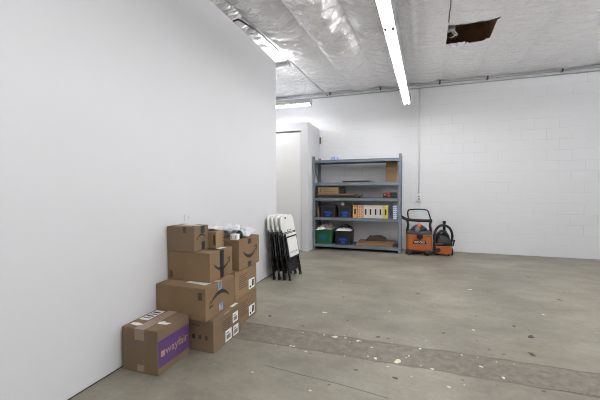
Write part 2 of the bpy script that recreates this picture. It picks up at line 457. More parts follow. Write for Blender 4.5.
# lights in the space behind the white partition (along x)
strip_light((-1.93, 6.42, 3.02), PI / 2, 'hanging fluorescent strip light in front of the white closet top', 1.22, 'fluorescent strip lights behind the partition', hang=.45)
lamp = strip_light((-1.86, 4.93, 3.37), PI / 2, 'upturned fluorescent strip light under the ceiling, its end showing above the partition corner', .55, 'fluorescent strip lights behind the partition', up=True, tube='tube_bright')
lamp.scale = (1, 1, .55)
for x, y in ((-2.25, 5.1), (-2.45, 5.5), (-2.6, 5.85)):  # hidden lamps added to brighten the closet front
    strip_light((x, y, 3.0), PI / 2, 'added fill strip light hidden behind the white partition', 1.22, OUT, hang=.45)

# ------------------------------------------------------------------ pipes and electrics
def pipe(name, path, r, m, label, cat='pipe', clamps=(), group=None):
    t = thing(name, label, cat, path[0], 0, group); p0 = Vector(path[0])
    bm = B(); add_tube(bm, [Vector(p) - p0 for p in path], r, 10); obj('pipe_run', bm, m, t, smooth=True)
    for c in clamps:
        c = Vector(c) - p0
        box_obj('clamp', (c.x - .014, c.x + .014, c.y - r - .004, c.y + r + .008, c.z - r - .008, c.z + r + .006), 'grey_plastic', t, bevel=.003)
    return t
pipe('wall_conduit', [(-4.9, 7.185, 3.44), (4.45, 7.185, 3.44)], .027, 'pipe', 'long grey steel pipe along the top of the back wall under the ceiling', clamps=[(x, 7.185, 3.44) for x in (-3.2, -1.72, -.62, .55, 1.4, 2.6, 3.7)])
pipe('wall_conduit', [(-4.9, 7.222, 3.372), (4.45, 7.222, 3.372)], .012, 'pipe', 'thin pale conduit on the back wall just below the thick steel pipe')
pipe('ceiling_conduit', [st3(-2.12, 3.5, 3.405), st3(-2.12, 7.15, 3.405)], .011, 'pipe', 'thin grey conduit running under the foil ceiling to the back wall pipe')
pipe('ceiling_conduit', [(-2.2, 3.66, 3.40), (-2.03, 3.62, 3.40), (-1.96, 3.9, 3.40)], .012, 'grey_plastic', 'short bent dark pipe above the top of the left partition')
t = thing('outlet_box', 'white electrical box on the back wall right of the steel shelf, fed from above', 'electrical box', (.172, YB, 1.03))
box_obj('box_body', (-.052, .052, -.05, -.001, 0, .148), 'white', t, bevel=.005)
box_obj('cover_plate', (-.045, .045, -.054, -.05, .008, .14), 'pipe_white', t, bevel=.002)
for z in (.045, .1):
    box_obj('socket', (-.016, .016, -.056, -.053, z - .014, z + .014), 'mid_grey', t, bevel=.003)
bm = B(); add_tube(bm, [(0, -.018, .148), (.0, -.018, 2.33)], .010, 8); obj('feed_conduit', bm, 'pipe_white', t, smooth=True)
t = thing('outlet_plate', 'small pale outlet plate on the left wall above the box stack', 'outlet', (XL, 2.53, 1.0))
box_obj('plate', (.001, .007, -.045, .045, 0, .07), 'wall', t, bevel=.003)
for y in (-.022, .022): box_obj('socket', (.006, .010, y - .012, y + .012, .018, .052), 'wall', t, bevel=.002)
t = thing('wall_bracket', 'small brown metal bracket on the back wall beside the white closet', 'bracket', (-1.965, YB, 2.33))
box_obj('plate', (-.018, .018, -.012, -.001, 0, .15), 'brown', t, bevel=.003)
box_obj('hook', (-.008, .008, -.035, -.011, .02, .05), 'brown', t, bevel=.003)

# ------------------------------------------------------------------ floor marks (paint chips and stains, part of the floor)
def blob(x, y, r, seed, asp=1.6, rot=0.0, n=14):
    q = random.Random(seed); pts = []
    for k in range(n):
        a = 2 * PI * k / n; rr = r * (.65 + .6 * q.random())
        u, v = rr * math.cos(a) * asp, rr * math.sin(a)
        pts.append((x + u * math.cos(rot) - v * math.sin(rot), y + u * math.sin(rot) + v * math.cos(rot)))
    return pts
whites = [(-.845, 3.259, .03), (-.615, 2.74, .033), (-.525, 2.75, .014), (-.414, 2.732, .022), (-.078, 2.502, .045), (-.241, 2.487, .02), (0, 2.605, .012), (.558, 3.276, .022), (.391, 2.75, .012), (.497, 2.611, .018), (.249, 2.274, .015), (.735, 4.587, .03), (.268, 3.819, .012), (-.913, 4.454, .016), (-.02, 2.57, .008), (-.3, 2.5, .01), (.62, 2.72, .009), (1.3, 3.9, .02), (-.2, 3.5, .012), (.9, 5.2, .02), (-1.05, 2.02, .012), (-.6, 1.95, .012)]
darks = [(-.089, 2.267, .02), (-.358, 2.281, .016), (-.173, 2.858, .014), (-.258, 2.858, .018), (.293, 3.123, .018), (-.575, 3.13, .014), (1.006, 3.276, .034), (.934, 3.491, .026), (.609, 2.912, .014), (.909, 2.93, .03), (.642, 3.647, .014), (1.651, 4.475, .03), (-1.349, 2.991, .022), (-.952, 2.868, .02), (-.754, 3.797, .016), (1.635, 5.496, .03), (.55, 3.05, .01), (.7, 2.86, .014), (.1, 4.2, .02), (1.2, 2.2, .02), (-.5, 2.05, .012), (.3, 1.95, .016)]
FR = lambda u, v, n: Vector((u, v, n))
for i, (x, y, r) in enumerate(whites):
    bm = B(); add_prism(bm, blob(x, y, r * .55, i, 1.5, .3 * i), -.001, .0012, FR); obj('paint_chip', bm, 'chip_white', floor)
for i, (x, y, r) in enumerate(darks):
    bm = B(); add_prism(bm, blob(x, y, r * .62, 50 + i, 1.8, .2 * i), -.001, .0009, FR); obj('floor_stain', bm, 'chip_dark' if i % 3 else 'chip_black', floor)

for pts in ([(-1.0, 2.13), (-.7, 2.10), (-.42, 2.075), (-.12, 2.03)], [(.9, 2.46), (1.1, 2.465), (1.4, 2.47)]):
    bm = B(); P = smooth_path([(x, y, 0) for x, y in pts], 6)
    add_prism(bm, [(p.x, p.y - .0018) for p in P] + [(p.x, p.y + .0018) for p in P[::-1]], -.001, .0007, FR); obj('floor_crack', bm, 'chip_black', floor)
for i in range(60):   # grit along the edges of the patch
    x = -1.2 + 3.2 * rnd.random(); y = rnd.choice((2.46, 2.78)) + rnd.gauss(0, .05)
    bm = B(); add_prism(bm, blob(x, y, .004 + .007 * rnd.random() ** 3, 200 + i, 1.4, i), -.001, .001, FR); obj('paint_chip' if i % 2 else 'floor_stain', bm, 'chip_white' if i % 2 else 'chip_dark', floor)

# ------------------------------------------------------------------ cardboard boxes
class Carton:
    def __init__(s, label, x0, x1, y0, y1, z0, h, m='kraft', rz=0.0, group='shipping boxes stacked against the left wall', flap='x'):
        s.w, s.d, s.h = x1 - x0, y1 - y0, h
        s.t = thing('cardboard_box', label, 'box', ((x0 + x1) / 2, (y0 + y1) / 2, z0), math.radians(rz), group)
        w, d = s.w / 2, s.d / 2
        bm = B(); add_box(bm, -w, w, -d, d, 0, h - .005)
        obj('body', bm, m, s.t, bevel=.005)
        for sg in (-1, 1):
            bm = B()
            if flap == 'x': add_box(bm, -w + .003, w - .003, min(sg * .0015, sg * (d - .002)), max(sg * .0015, sg * (d - .002)), h - .005, h)
            else: add_box(bm, min(sg * .0015, sg * (w - .002)), max(sg * .0015, sg * (w - .002)), -d + .003, d - .003, h - .005, h)
            obj('top_flap', bm, m, s.t, bevel=.0015)
    def frame(s, face):
        if face == 'side': return lambda u, v, n: Vector((s.w / 2 + n, u, v))
        if face == 'front': return lambda u, v, n: Vector((u, -s.d / 2 - n, v))
        return lambda u, v, n: Vector((u, v, s.h + n))
    def rect(s, face, u0, u1, v0, v1, m, name, n=.0010, label=None, skew=0.0):
        bm = B(); add_prism(bm, [(u0, v0), (u1, v0 + skew), (u1, v1 + skew), (u0, v1)], -.0005, n, s.frame(face))
        return obj(name, bm, m, s.t, label=label)
    def poly(s, face, polys, m, name, n=.0012):
        bm = B()
        for p in polys: add_prism(bm, p, -.0005, n, s.frame(face))
        return obj(name, bm, m, s.t)
    def text(s, face, u, v, size, txt, m, name='printed_lettering', n=.0014):
        f = s.frame(face)
        return obj(name, text_mesh(txt, size, lambda a, b, c: f(u + a, v + b, c), -.0002, n), m, s.t)
    def smile(s, face, u, v, w, flip=False, m='ink'):
        """curved smile stroke ending in an arrow head"""
        k = -1 if flip else 1; up, lo = [], []; N_ = 18
        for i in range(N_ + 1):
            q = i / N_; x = (q - .5) * w
            yc = -.21 * w * (1 - (2 * q - 1) ** 2) - .03 * w * q
            th = .028 * w + .062 * w * math.sin(PI * min(1, q * 1.02)) ** .8
            up.append((x, yc + th * .5)); lo.append((x, yc - th * .9))
        P = [(u + k * x, v + k * y) for x, y in up + lo[::-1]]
        ex, ey = .5 * w, -.03 * w
        A = [(-.13, .10), (-.02, .125), (.10, .15), (.085, .03), (.06, -.09), (.03, -.10), (.05, .085), (-.12, .065)]
        H = [(u + k * (ex + a * w * .9), v + k * (ey + b * w * .9)) for a, b in A]
        s.poly(face, [P], m, 'printed_smile'); s.poly(face, [H], m, 'printed_arrow')

# purple printed box on the floor in front
c = Carton('grey-brown cardboard box with a big purple panel, on the floor in front', -1.965, -1.648, 1.762, 2.105, 0, .315, 'kraft2', .6, flap='y')
c.rect('side', -.166, .165, .052, .240, 'purple', 'printed_panel', label='purple printed panel on the right side')
# pinwheel emblem and word
f0 = (-.122, .142); pet = []
for k in range(4):
    a = PI / 4 + k * PI / 2
    pet.append([(f0[0] + .013 * math.cos(a) + .0125 * math.cos(a + b), f0[1] + .015 * math.sin(a) + .0125 * math.sin(a + b)) for b in (0, PI / 3, 2 * PI / 3, PI, 4 * PI / 3, 5 * PI / 3)])
c.poly('side', pet, 'tan', 'printed_emblem', n=.0018)
c.text('side', .026, .148, .086, 'wayfair', 'tan', n=.0018)
c.rect('front', -.04, .045, .235, .315, 'clear_tape', 'tape')
c.rect('top', -.04, .045, -.176, .176, 'clear_tape', 'tape')
c.rect('front', -.022, .04, .012, .06, 'clear_tape', 'tape')
c.text('front', -.04, .19, .045, 'wayfair', 'purple_faint')
c.rect('top', -.14, -.055, -.03, .155, 'paper', 'shipping_label')
for k in range(4):
    c.rect('top', -.132, -.066, .0 + .035 * k, .018 + .035 * k, 'ink' if k % 2 else 'mid_grey', 'label_print', n=.0016)
c.poly('top', [[(.06, -.06), (.135, -.05), (.15, -.02), (.10, -.025), (.085, -.005), (.05, -.03)]], 'paper', 'torn_label', n=.002)
c.poly('top', [[(-.13, -.12), (-.06, -.13), (-.03, -.1), (-.09, -.085), (-.13, -.095)]], 'paper', 'torn_label', n=.002)

# plain box, bottom front of the stack
c = Carton('plain brown box on the floor at the stack front, beside the purple-panel box', -1.955, -1.457, 2.152, 2.585, 0, .264, 'kraft2', 0)
for (u, v, w, h) in ((.005, .06, .098, .095), (.12, .172, .09, .085), (.127, .055, .088, .09)):
    c.rect('side', u - w / 2, u + w / 2, v - h / 2, v + h / 2, 'paper', 'shipping_label')
    c.rect('side', u - w * .35, u + w * .3, v - h * .32, v + h * .08, 'mid_grey', 'label_print', n=.0016)
    c.rect('side', u - w * .35, u + w * .05, v + h * .18, v + h * .3, 'mid_grey', 'label_print', n=.0016)
for k in range(3):
    c.rect('front', .05 + .06 * k, .075 + .06 * k, .10, .135, 'ink' if k == 0 else 'ink_soft', 'printed_symbol')
c.rect('front', .05, .13, .208, .214, 'ink_soft', 'printed_text')
for k in range(5): c.rect('side', -.09, .03, .125 + .018 * k, .130 + .018 * k, 'ink_soft', 'printed_text', skew=.002)
c.rect('side', -.06, .02, .255, .264, 'clear_tape', 'tape')
c.rect('top', .16, .235, .10, .20, 'paper', 'shipping_label')

# two like boxes at the back of the stack
def lined(label, z0, h, y0, y1, m, far_label):
    c = Carton(label, -1.955, -1.520, y0, y1, z0, h, m, 0)
    d = c.d / 2
    for k in range(7):
        c.rect('side', d - .37, d - .20 - .02 * (k % 3), h * .30 + .02 * k, h * .30 + .006 + .02 * k, 'ink_soft', 'printed_text', skew=.002)
    c.rect('side', d - .185, d - .045, .02, .132, 'label_green', 'shipping_label', label='white label with a green edge')
    c.rect('side', d - .178, d - .052, .026, .126, 'paper', 'label_paper', n=.0015)
    c.poly('side', [[(d - .115, .04), (d - .07, .05), (d - .068, .108), (d - .10, .115)]], 'ink', 'label_print', n=.0019)
    c.rect('side', d - .16, d - .13, .038, .058, 'ink', 'label_print', n=.0019)
    return c
lined('lower of two boxes with green-edged labels, on the floor, back of stack', 0, .268, 2.60, 3.035, 'kraft', '')
lined('upper of two boxes with green-edged labels, back of the stack', .269, .262, 2.60, 3.037, 'kraft3', '')

# large box with an upside-down arrow (second layer)
c = Carton('wide brown box, second layer of the stack, its curved arrow upside down', -1.976, -1.496, 2.110, 2.55, .265, .260, 'kraft', 0)
c.smile('side', -.012, .075 + .04, .27, flip=True)
c.rect('side', -.045, .012, .195, .253, 'pale_tape', 'tape', label='pale blue printed tape')
c.rect('side', -.035, .025, .022, .082, 'pale_tape', 'tape', label='pale blue printed tape')
c.rect('top', -.235, .234, -.0275, .0275, 'clear_tape', 'tape')
c.rect('front', .17, .21, .165, .225, 'ink_soft', 'tape')
c.poly('top', [[(-.03, -.11), (.175, -.135), (.19, -.06), (.0, -.03)]], 'paper_dirty', 'shipping_label')

# third layer box with black tape band
c = Carton('brown box with dark tape band across its curved arrow, third layer', -1.977, -1.550, 2.252, 2.606, .526, .246, 'kraft', 0)
c.rect('side', -.032, .034, 0, .245, 'navy_tape', 'tape', label='dark printed tape band')
c.rect('top', -.2, .2, -.033, .033, 'navy_tape', 'tape', label='dark printed tape band')
c.smile('side', -.002, .14, .235)
c.poly('top', [[(.03, .045), (.17, .03), (.19, .12), (.05, .13)]], 'paper', 'shipping_label')
c.rect('front', -.19, -.16, .02, .08, 'ink_soft', 'tape')

# top box, frowning arrow
c = Carton('small brown box on the very top of the stack, its curved arrow upside down', -1.974, -1.695, 2.247, 2.448, .773, .212, 'kraft2', 0)
c.smile('side', .0, .112, .11, flip=True)
c.rect('side', -.012, .042, .15, .212, 'navy_tape', 'tape', label='dark printed tape')
c.rect('side', -.002, .045, .008, .075, 'navy_tape', 'tape', label='dark printed tape')
c.rect('front', .03, .058, .16, .211, 'ink_soft', 'tape')
c.rect('top', -.13, .13, -.028, .028, 'clear_tape', 'tape')
c.poly('top', [[(-.08, .035), (.03, .03), (.05, .07), (-.06, .08)]], 'paper_dirty', 'shipping_label')

# little box behind it
c = Carton('smallest plain cardboard box, behind the top box on the third layer', -1.775, -1.622, 2.452, 2.582, .773, .150, 'kraft3', 0)
c.rect('front', .05, .0725, .03, .12, 'ink_soft', 'printed_text')
for k in range(4): c.rect('side', .035, .06, .02 + .03 * k, .026 + .03 * k, 'ink_soft', 'printed_text')

# right-hand box with a smiling arrow
c = Carton('top right brown box with a smiling arrow, carrying plastic mailers', -1.945, -1.506, 2.652, 3.075, .533, .287, 'kraft', 0)
c.smile('side', .0, .168, .265)
c.rect('side', -.035, .035, .225, .278, 'navy_tape', 'tape', label='dark printed tape')
c.rect('side', -.04, .03, 0, .052, 'navy_tape', 'tape', label='dark printed tape')
c.rect('top', -.21, .21, -.03, .03, 'navy_tape', 'tape', label='dark printed tape')

# mailers on top
def mailer(label, loc, w, l, th, seed, m, rz, tilt=(0, 0), band=None):
    bm = B(); n = 26; tops, bots = [], []
    for i in range(n + 1):
        rt, rb = [], []
        for j in range(n + 1):
            u, v = 2 * i / n - 1, 2 * j / n - 1
            prof = max(0, (1 - abs(u) ** 3)) ** .6 * max(0, (1 - abs(v) ** 3)) ** .6
            q = Vector((u * 1.7 + seed, v * 1.7, seed * .7))
            cr = noise.noise(q * 1.6) * .35 + (abs(noise.noise(q * 3.2)) - .25) * .5
            z = th * prof * (1 + cr)
            warp = .012 * noise.noise(Vector((u + seed, v, 1.5)))
            base = warp * (abs(u) ** 2 + abs(v) ** 2) * .7 + .008
            x, y = u * w / 2 * (1 + .03 * noise.noise(q)), v * l / 2
            rt.append(bm.verts.new((x, y, base + z + .0012))); rb.append(bm.verts.new((x, y, base + max(0, .1 * z) - .0012 - .004 * prof)))
        tops.append(rt); bots.append(rb)
    for i in range(n):
        for j in range(n):
            bm.faces.new((tops[i][j], tops[i + 1][j], tops[i + 1][j + 1], tops[i][j + 1]))
            bm.faces.new((bots[i][j], bots[i][j + 1], bots[i + 1][j + 1], bots[i + 1][j]))
    for j in range(n):
        bm.faces.new((tops[0][j], tops[0][j + 1], bots[0][j + 1], bots[0][j]))
        bm.faces.new((tops[n][j], bots[n][j], bots[n][j + 1], tops[n][j + 1]))
        bm.faces.new((tops[j][0], bots[j][0], bots[j + 1][0], tops[j + 1][0]))
        bm.faces.new((tops[j][n], tops[j + 1][n], bots[j + 1][n], bots[j][n]))
    o = obj('plastic_mailer', bm, m, smooth=True)
    o.location = loc; o.rotation_euler = (tilt[0], tilt[1], rz)
    tag(o, label, 'mailer', 'plastic mailers on the box stack')
    return o
mailer('white printed plastic mailer lying at the right front of the top right box', (-1.63, 2.95, .842), .21, .23, .05, 3.1, 'poly', .1, (.13, .0))
mailer('grey plastic mailer lying beneath the others at the wall side', (-1.85, 2.86, .826), .17, .30, .045, 8.7, 'poly_silver', -.05)
mailer('uppermost white plastic mailer, leaning over the others', (-1.75, 2.83, .903), .27, .27, .035, 5.3, 'poly', .5, (.03, .02))
mailer('pale plastic mailer bridging behind the smallest cardboard box', (-1.76, 2.55, .927), .17, .15, .028, 1.9, 'poly_silver', .2, (0, .0))
t = thing('gift_box', 'tiny white square box at the front left corner of the top right box', 'box', (-1.575, 2.70, .8205), math.radians(6))
box_obj('body', (-.036, .036, -.026, .026, 0, .043), 'paper', t, bevel=.003)
box_obj('lid', (-.038, .038, -.028, .028, .043, .052), 'paper', t, bevel=.003)
for u in (-.02, .02): box_obj('printed_line', (u - .004, u + .004, -.0272, -.0255, .008, .038), 'mid_grey', t)
t = thing('black_pouch', 'small black pouch between the tiny white box and the mailers', 'pouch', (-1.57, 2.775, .8205), 0)
bm = B(); add_loft(bm, [(0, .03, .022, 0, 0), (.02, .036, .027, 0, 0), (.055, .03, .02, 0, 0), (.075, .012, .012, 0, .004)], 20, 3); obj('pouch_body', bm, 'black_plastic', t, smooth=True)
box_obj('zip_pull', (.03, .038, -.006, .006, .03, .036), 'mid_grey', t)

# ------------------------------------------------------------------ folding chairs
def rounded(w, z0, z1, r0, r1, n=6):
    pts = []
    for cx, cz, r, a0 in ((w - r0, z0 + r0, r0, -PI / 2), (w - r1, z1 - r1, r1, 0), (-w + r1, z1 - r1, r1, PI / 2), (-w + r0, z0 + r0, r0, PI)):
        for k in range(n + 1):
            a = a0 + PI / 2 * k / n; pts.append((cx + r * math.cos(a), cz + r * math.sin(a)))
    return pts
FRC = lambda y0: (lambda u, v, n: Vector((u, y0 + n, v)))
def make_chair(label):
    t = thing('folding_chair', label, 'chair', (0, 0, 0), 0, 'folded chairs leaning on the left wall')
    bm = B(); add_prism(bm, rounded(.215, .680, .925, .02, .085), -.014, .014, FRC(0)); obj('backrest', bm, 'chair_white', t, bevel=.005, label='white plastic backrest')
    for u in (-.05, 0, .05):
        bm = B(); add_prism(bm, rounded(.012, 0, .02, .006, .006, 3), -.0155, -.012, lambda a, b, n, u=u: Vector((u + a, n, .692 + b))); obj('backrest_slot', bm, 'ink', t, label='dark slot in the backrest')
    bm = B(); add_prism(bm, rounded(.025, 0, .025, .01, .01, 3), -.0155, -.012, lambda a, b, n: Vector((-.06 + a, n, .872 + b))); obj('hand_hole', bm, 'ink', t)
    for s in (-1, 1):
        bm = B(); add_tube(bm, [(s * .205, .0, .02), (s * .205, 0, .35), (s * .205, 0, .72)], .013, 10); obj('front_leg', bm, 'black', t, smooth=True)
        bm = B(); add_tube(bm, [(s * .174, .006, .02), (s * .174, .006, .5), (s * .176, .003, .60)], .012, 10); obj('rear_leg', bm, 'black', t, smooth=True)
        for nm, x, y in (('front', .205, 0), ('rear', .172, .006)):
            bm = B(); add_lathe(bm, [(.015, 0), (.016, .004), (.016, .03), (.014, .032)], 12, Matrix.Translation((s * x, y, 0))); obj('foot_cap', bm, 'black_plastic', t, smooth=True)
        bm = B(); add_lathe(bm, [(.018, -.008), (.018, .008)], 14, Matrix.Translation((s * .195, -.014, .47)) @ Matrix.Rotation(PI / 2, 4, 'Y')); obj('hinge', bm, 'black', t)
    # seat folded up flat in front of the legs: black rim, white panel
    bm = B(); add_prism(bm, rounded(.190, .285, .662, .035, .03), -.012, .008, FRC(-.024)); obj('seat_frame', bm, 'black', t, bevel=.004)
    bm = B(); add_prism(bm, rounded(.160, .318, .595, .02, .015), -.006, .006, FRC(-.037)); st = obj('seat', bm, 'chair_white', t, bevel=.003, label='white plastic seat panel')
    box_obj('seat_groove', (-.14, .14, -.0438, -.041, .372, .377), 'mid_grey', st)
    box_obj('seat_groove', (-.14, .14, -.0438, -.041, .388, .393), 'mid_grey', st)
    bm = B(); add_prism(bm, rounded(.175, .618, .655, .01, .01), -.006, .004, FRC(-.035)); obj('seat_edge', bm, 'chair_white', t, bevel=.002)
    for z, y, w in ((.16, 0, .205), (.30, 0, .205)):
        bm = B(); add_tube(bm, [(-w, y, z), (w, y, z)], .010, 8); obj('crossbar', bm, 'black', t, smooth=True)
    for z in (.11, .24):
        bm = B(); add_tube(bm, [(-.17, .006, z), (.17, .006, z)], .009, 8); obj('crossbar', bm, 'black', t, smooth=True)
    # flat black back-leg web seen below the seat
    bm = B(); add_prism(bm, [(-.17, .115), (.17, .115), (.165, .34), (-.165, .34)], -.002, .002, FRC(.008)); obj('leg_panel', bm, 'black_plastic', t)
    return t
def copy_tree(o, parent=None):
    c = o.copy(); COL.objects.link(c)
    if parent:
        c.parent = parent
    for ch in list(o.children): copy_tree(ch, c)
    return c
chair0 = make_chair('')
chs = [(-1.822, 4.43, .108, 'folded black and white chair closest to the left wall, last in the leaning row'),
       (-1.745, 4.435, .122, 'folded chair second from the left wall in the leaning row'),
       (-1.668, 4.44, .138, 'folded chair third from the left wall, directly behind the front one'),
       (-1.585, 4.445, .160, 'front folded chair of the leaning row, its white backrest and seat fully visible')]
for i, (x, y, ln, lab) in enumerate(chs):
    o = chair0 if i == 0 else copy_tree(chair0)
    o.location = (x, y, .0); o.rotation_euler = (-ln * 1.08, 0, PI / 2 - math.radians(4)); o['label'] = lab

# ------------------------------------------------------------------ steel shelving
SX0, SX1, SY0, SY1 = -1.982, -.162, 6.66, 7.16
shelf = thing('steel_shelf', 'grey five-tier steel shelving unit against the back wall', 'shelf', (SX0, SY0, 0))
W, D = SX1 - SX0, SY1 - SY0
for (px, py, sx, sy) in ((0, 0, 1, 1), (W, 0, -1, 1), (0, D, 1, -1), (W, D, -1, -1)):
    bm = B()
    add_box(bm, min(px, px + sx * .055), max(px, px + sx * .055), min(py, py + sy * .004), max(py, py + sy * .004), 0, 1.985)
    add_box(bm, min(px, px + sx * .004), max(px, px + sx * .004), min(py, py + sy * .045), max(py, py + sy * .045), 0, 1.985)
    po = obj('post', bm, 'steel', shelf)
LV = [.091, .661, 1.074, 1.396, 1.873]
for z in LV:
    bm = B(); add_box(bm, .01, W - .01, .012, D - .012, z + .018, z + .030); dk = obj('shelf_deck', bm, 'steel_dark', shelf)
    for y0 in (.001, D - .017):
        bm = B(); add_box(bm, .0045, W - .0045, y0 if y0 < .1 else y0, y0 + .016, z - .028, z + .018)
        add_box(bm, .0045, W - .0045, y0 - (.004 if y0 < .1 else 0), y0 + .02, z + .018, z + .030)
        obj('beam', bm, 'steel', dk)
    for x0 in (.005, W - .018):
        bm = B(); add_box(bm, x0, x0 + .013, .017, D - .017, z - .03, z + .017); obj('side_beam', bm, 'steel', dk)
for x0 in (.0, W):
    sx = 1 if x0 == 0 else -1
    bm = B(); add_tube(bm, [(x0 + sx * .012, .04, 1.83), (x0 + sx * .012, D - .05, 1.44)], .012, 6); obj('brace', bm, 'steel', shelf)
TOP = [z + .0305 for z in LV]
YF = SY0 + .005
def xs(px): return -1.935 + (px - 315.4) * .0206

# bins
def add_bin(bm, w0, d0, w1, d1, h, th=.006, lip=.014, seg=40):
    secs = [(0, w0, d0), (h - .04, w0 + (w1 - w0) * .9, d0 + (d1 - d0) * .9), (h - .04, w1 + lip * .6, d1 + lip * .6), (h - .012, w1 + lip * .7, d1 + lip * .7), (h - .012, w1 + lip, d1 + lip), (h, w1 + lip, d1 + lip), (h, w1 - th, d1 - th), (.012, w0 - th, d0 - th)]
    add_loft(bm, [(z, a / 2, b / 2, 0, 0) for z, a, b in secs], seg, 9)
def scribble(t, y, zc, w, h, seed):
    q = random.Random(seed); bm = B(); n = 15
    for row in range(2):
        ww = w * (1 if row == 0 else .55); x = -ww / 2; pts = []
        zc2 = zc + (h * .28 if row == 0 else -h * .32)
        for k in range(n):
            pts.append((x + ww * k / (n - 1), (h * .24) * (1 if k % 2 else -1) * (.5 + .5 * q.random())))
        for (a, b_), (c_, d_) in zip(pts, pts[1:]):
            add_prism(bm, [(a - .006, b_ - .012), (c_ + .006, d_ - .012), (c_ + .006, d_ + .012), (a - .006, b_ + .012)], 0, .0015, lambda u, v, n_: Vector((u, y(zc2 + v) - n_, zc2 + v)))
    return obj('marker_writing', bm, 'marker', t, label='blue handwritten marker lettering')
def lidded_bin(label, x0, x1, z, h, seed, d=.40, clip=None):
    w = x1 - x0; t = thing('storage_bin', label, 'bin', ((x0 + x1) / 2, YF + .03 + d / 2, z), 0, 'black lidded bins on the middle shelf')
    bm = B(); add_bin(bm, w * .9, d * .9, w - .03, d - .03, h); obj('tub', bm, 'bin_black', t, bevel=0)
    bm = B(); add_loft(bm, [(h + .001, w / 2 - .002, d / 2 - .002, 0, 0), (h + .018, w / 2, d / 2, 0, 0), (h + .020, w / 2 - .03, d / 2 - .03, 0, 0), (h + .038, w / 2 - .036, d / 2 - .036, 0, 0)], 40, 9); obj('lid', bm, 'bin_lid', t)
    fy = lambda zz: -(d * .45 + (d * .05 - .015) * .9 * zz / h) - .0015
    scribble(t, fy, h * .34, w * .42, .10, seed)
    return t
b1 = lidded_bin('black lidded bin at the left end of the middle shelf, blue marker writing', xs(319.5), xs(337.6), TOP[1], .215, 3)
b2 = lidded_bin('black lidded bin on the middle shelf, between the other bin and the tan file', xs(338.2), xs(354.2), TOP[1], .215, 4)
t = thing('paper_ball', 'crumpled white paper lump on the lid of the right black bin', 'paper', (xs(344.3), YF + .11, TOP[1] + .2535))
bm = B(); bmesh.ops.create_icosphere(bm, subdivisions=3, radius=.04)
for v in bm.verts: v.co *= 1 + .35 * noise.noise(v.co * 50); v.co.z = v.co.z * .75 + .03
obj('crumpled_sheet', bm, 'paper', t)
tag(box_obj('file_folder', (xs(317.9), xs(319.1), YF + .03, YF + .30, TOP[1], TOP[1] + .21), 'brown', bevel=.002), 'thin upright brown folder at the far left of the middle shelf', 'folder')

def crate(label, x0, x1, h, m, seed, d=.45, name='storage_crate'):
    w = x1 - x0; t = thing(name, label, 'bin', ((x0 + x1) / 2, YF + .02 + d / 2, TOP[0]), 0)
    bm = B(); add_bin(bm, w * .88, d * .88, w - .02, d - .03, h); obj('tub', bm, m, t)
    for s in (-1, 1):
        bm = B(); add_tube(bm, smooth_path([(s * (w / 2 - .005), -.06, h - .03), (s * (w / 2 + .004), -.04, h - .05), (s * (w / 2 + .004), .04, h - .05), (s * (w / 2 - .005), .06, h - .03)], 5), .006, 6); obj('handle', bm, m, t, smooth=True)
    fy = lambda zz: -(d * .44 + (d * .06 - .015) * .9 * zz / h) - .0015
    scribble(t, fy, h * (.5 if m == 'bin_green' else .28), w * .38, .08 if m == 'bin_green' else .11, seed)
    return t
crate('green plastic crate on the bottom shelf, overflowing with cloths', xs(313.6), xs(333.8), .29, 'bin_green', 5)
crate('black plastic crate of papers on the bottom shelf, right of the green crate', xs(335.2), xs(353.8), .285, 'bin_black', 6)
def heap(name, label, cat, x0, x1, y0, y1, z0, z1, seed, m, amp=.25, group=None):
    bm = B(); n = 22; w, d, h = x1 - x0, y1 - y0, z1 - z0; T = []
    for i in range(n + 1):
        r = []
        for j in range(n + 1):
            u, v = 2 * i / n - 1, 2 * j / n - 1
            pr = (max(0, 1 - abs(u) ** 2.4) * max(0, 1 - abs(v) ** 2.4)) ** .5
            q = Vector((u * 2 + seed, v * 2, seed))
            r.append((u * w / 2 * (1 + .06 * noise.noise(q * 1.4)), v * d / 2, max(.004, h * pr * (1 - amp + amp * 2 * abs(noise.noise(q * 1.3)) + amp * noise.noise(q * 2.5)))))
        T.append(r)
    up = [[bm.verts.new(p) for p in r] for r in T]; lo = [[bm.verts.new((p[0], p[1], 0)) for p in r] for r in T]
    for i in range(n):
        for j in range(n):
            bm.faces.new((up[i][j], up[i + 1][j], up[i + 1][j + 1], up[i][j + 1])); bm.faces.new((lo[i][j], lo[i][j + 1], lo[i + 1][j + 1], lo[i + 1][j]))
    for j in range(n):
        bm.faces.new((up[0][j], up[0][j + 1], lo[0][j + 1], lo[0][j])); bm.faces.new((up[n][j], lo[n][j], lo[n][j + 1], up[n][j + 1]))
        bm.faces.new((up[j][0], lo[j][0], lo[j + 1][0], up[j + 1][0])); bm.faces.new((up[j][n], up[j + 1][n], lo[j + 1][n], lo[j][n]))
    o = obj(name, bm, m, smooth=True); o.location = ((x0 + x1) / 2, (y0 + y1) / 2, z0)
    return tag(o, label, cat, group)
zc = TOP[0] + .291
heap('folded_cloth', 'cream and pink cloth heaped in the green crate', 'cloth', xs(315.5), xs(332.5), YF + .14, YF + .42, zc, zc + .13, 2.2, 'cream', .35)
o = heap('white_paper', 'white sheet hanging over the front left of the green crate', 'paper', xs(316.8), xs(326), YF - .03, YF + .12, zc + .014, zc + .07, 7.7, 'paper', .4); o.rotation_euler = (0, -.12, 0)
heap('plastic_bag', 'white plastic bag laid across the top of the black crate', 'bag', xs(337), xs(353), YF + .03, YF + .25, zc, zc + .05, 4.4, 'paper', .4)
heap('dark_cloth', 'dark brown cloth behind the white bag in the black crate', 'cloth', xs(337), xs(352.5), YF + .26, YF + .41, zc, zc + .10, 9.1, 'brown_bag', .3)

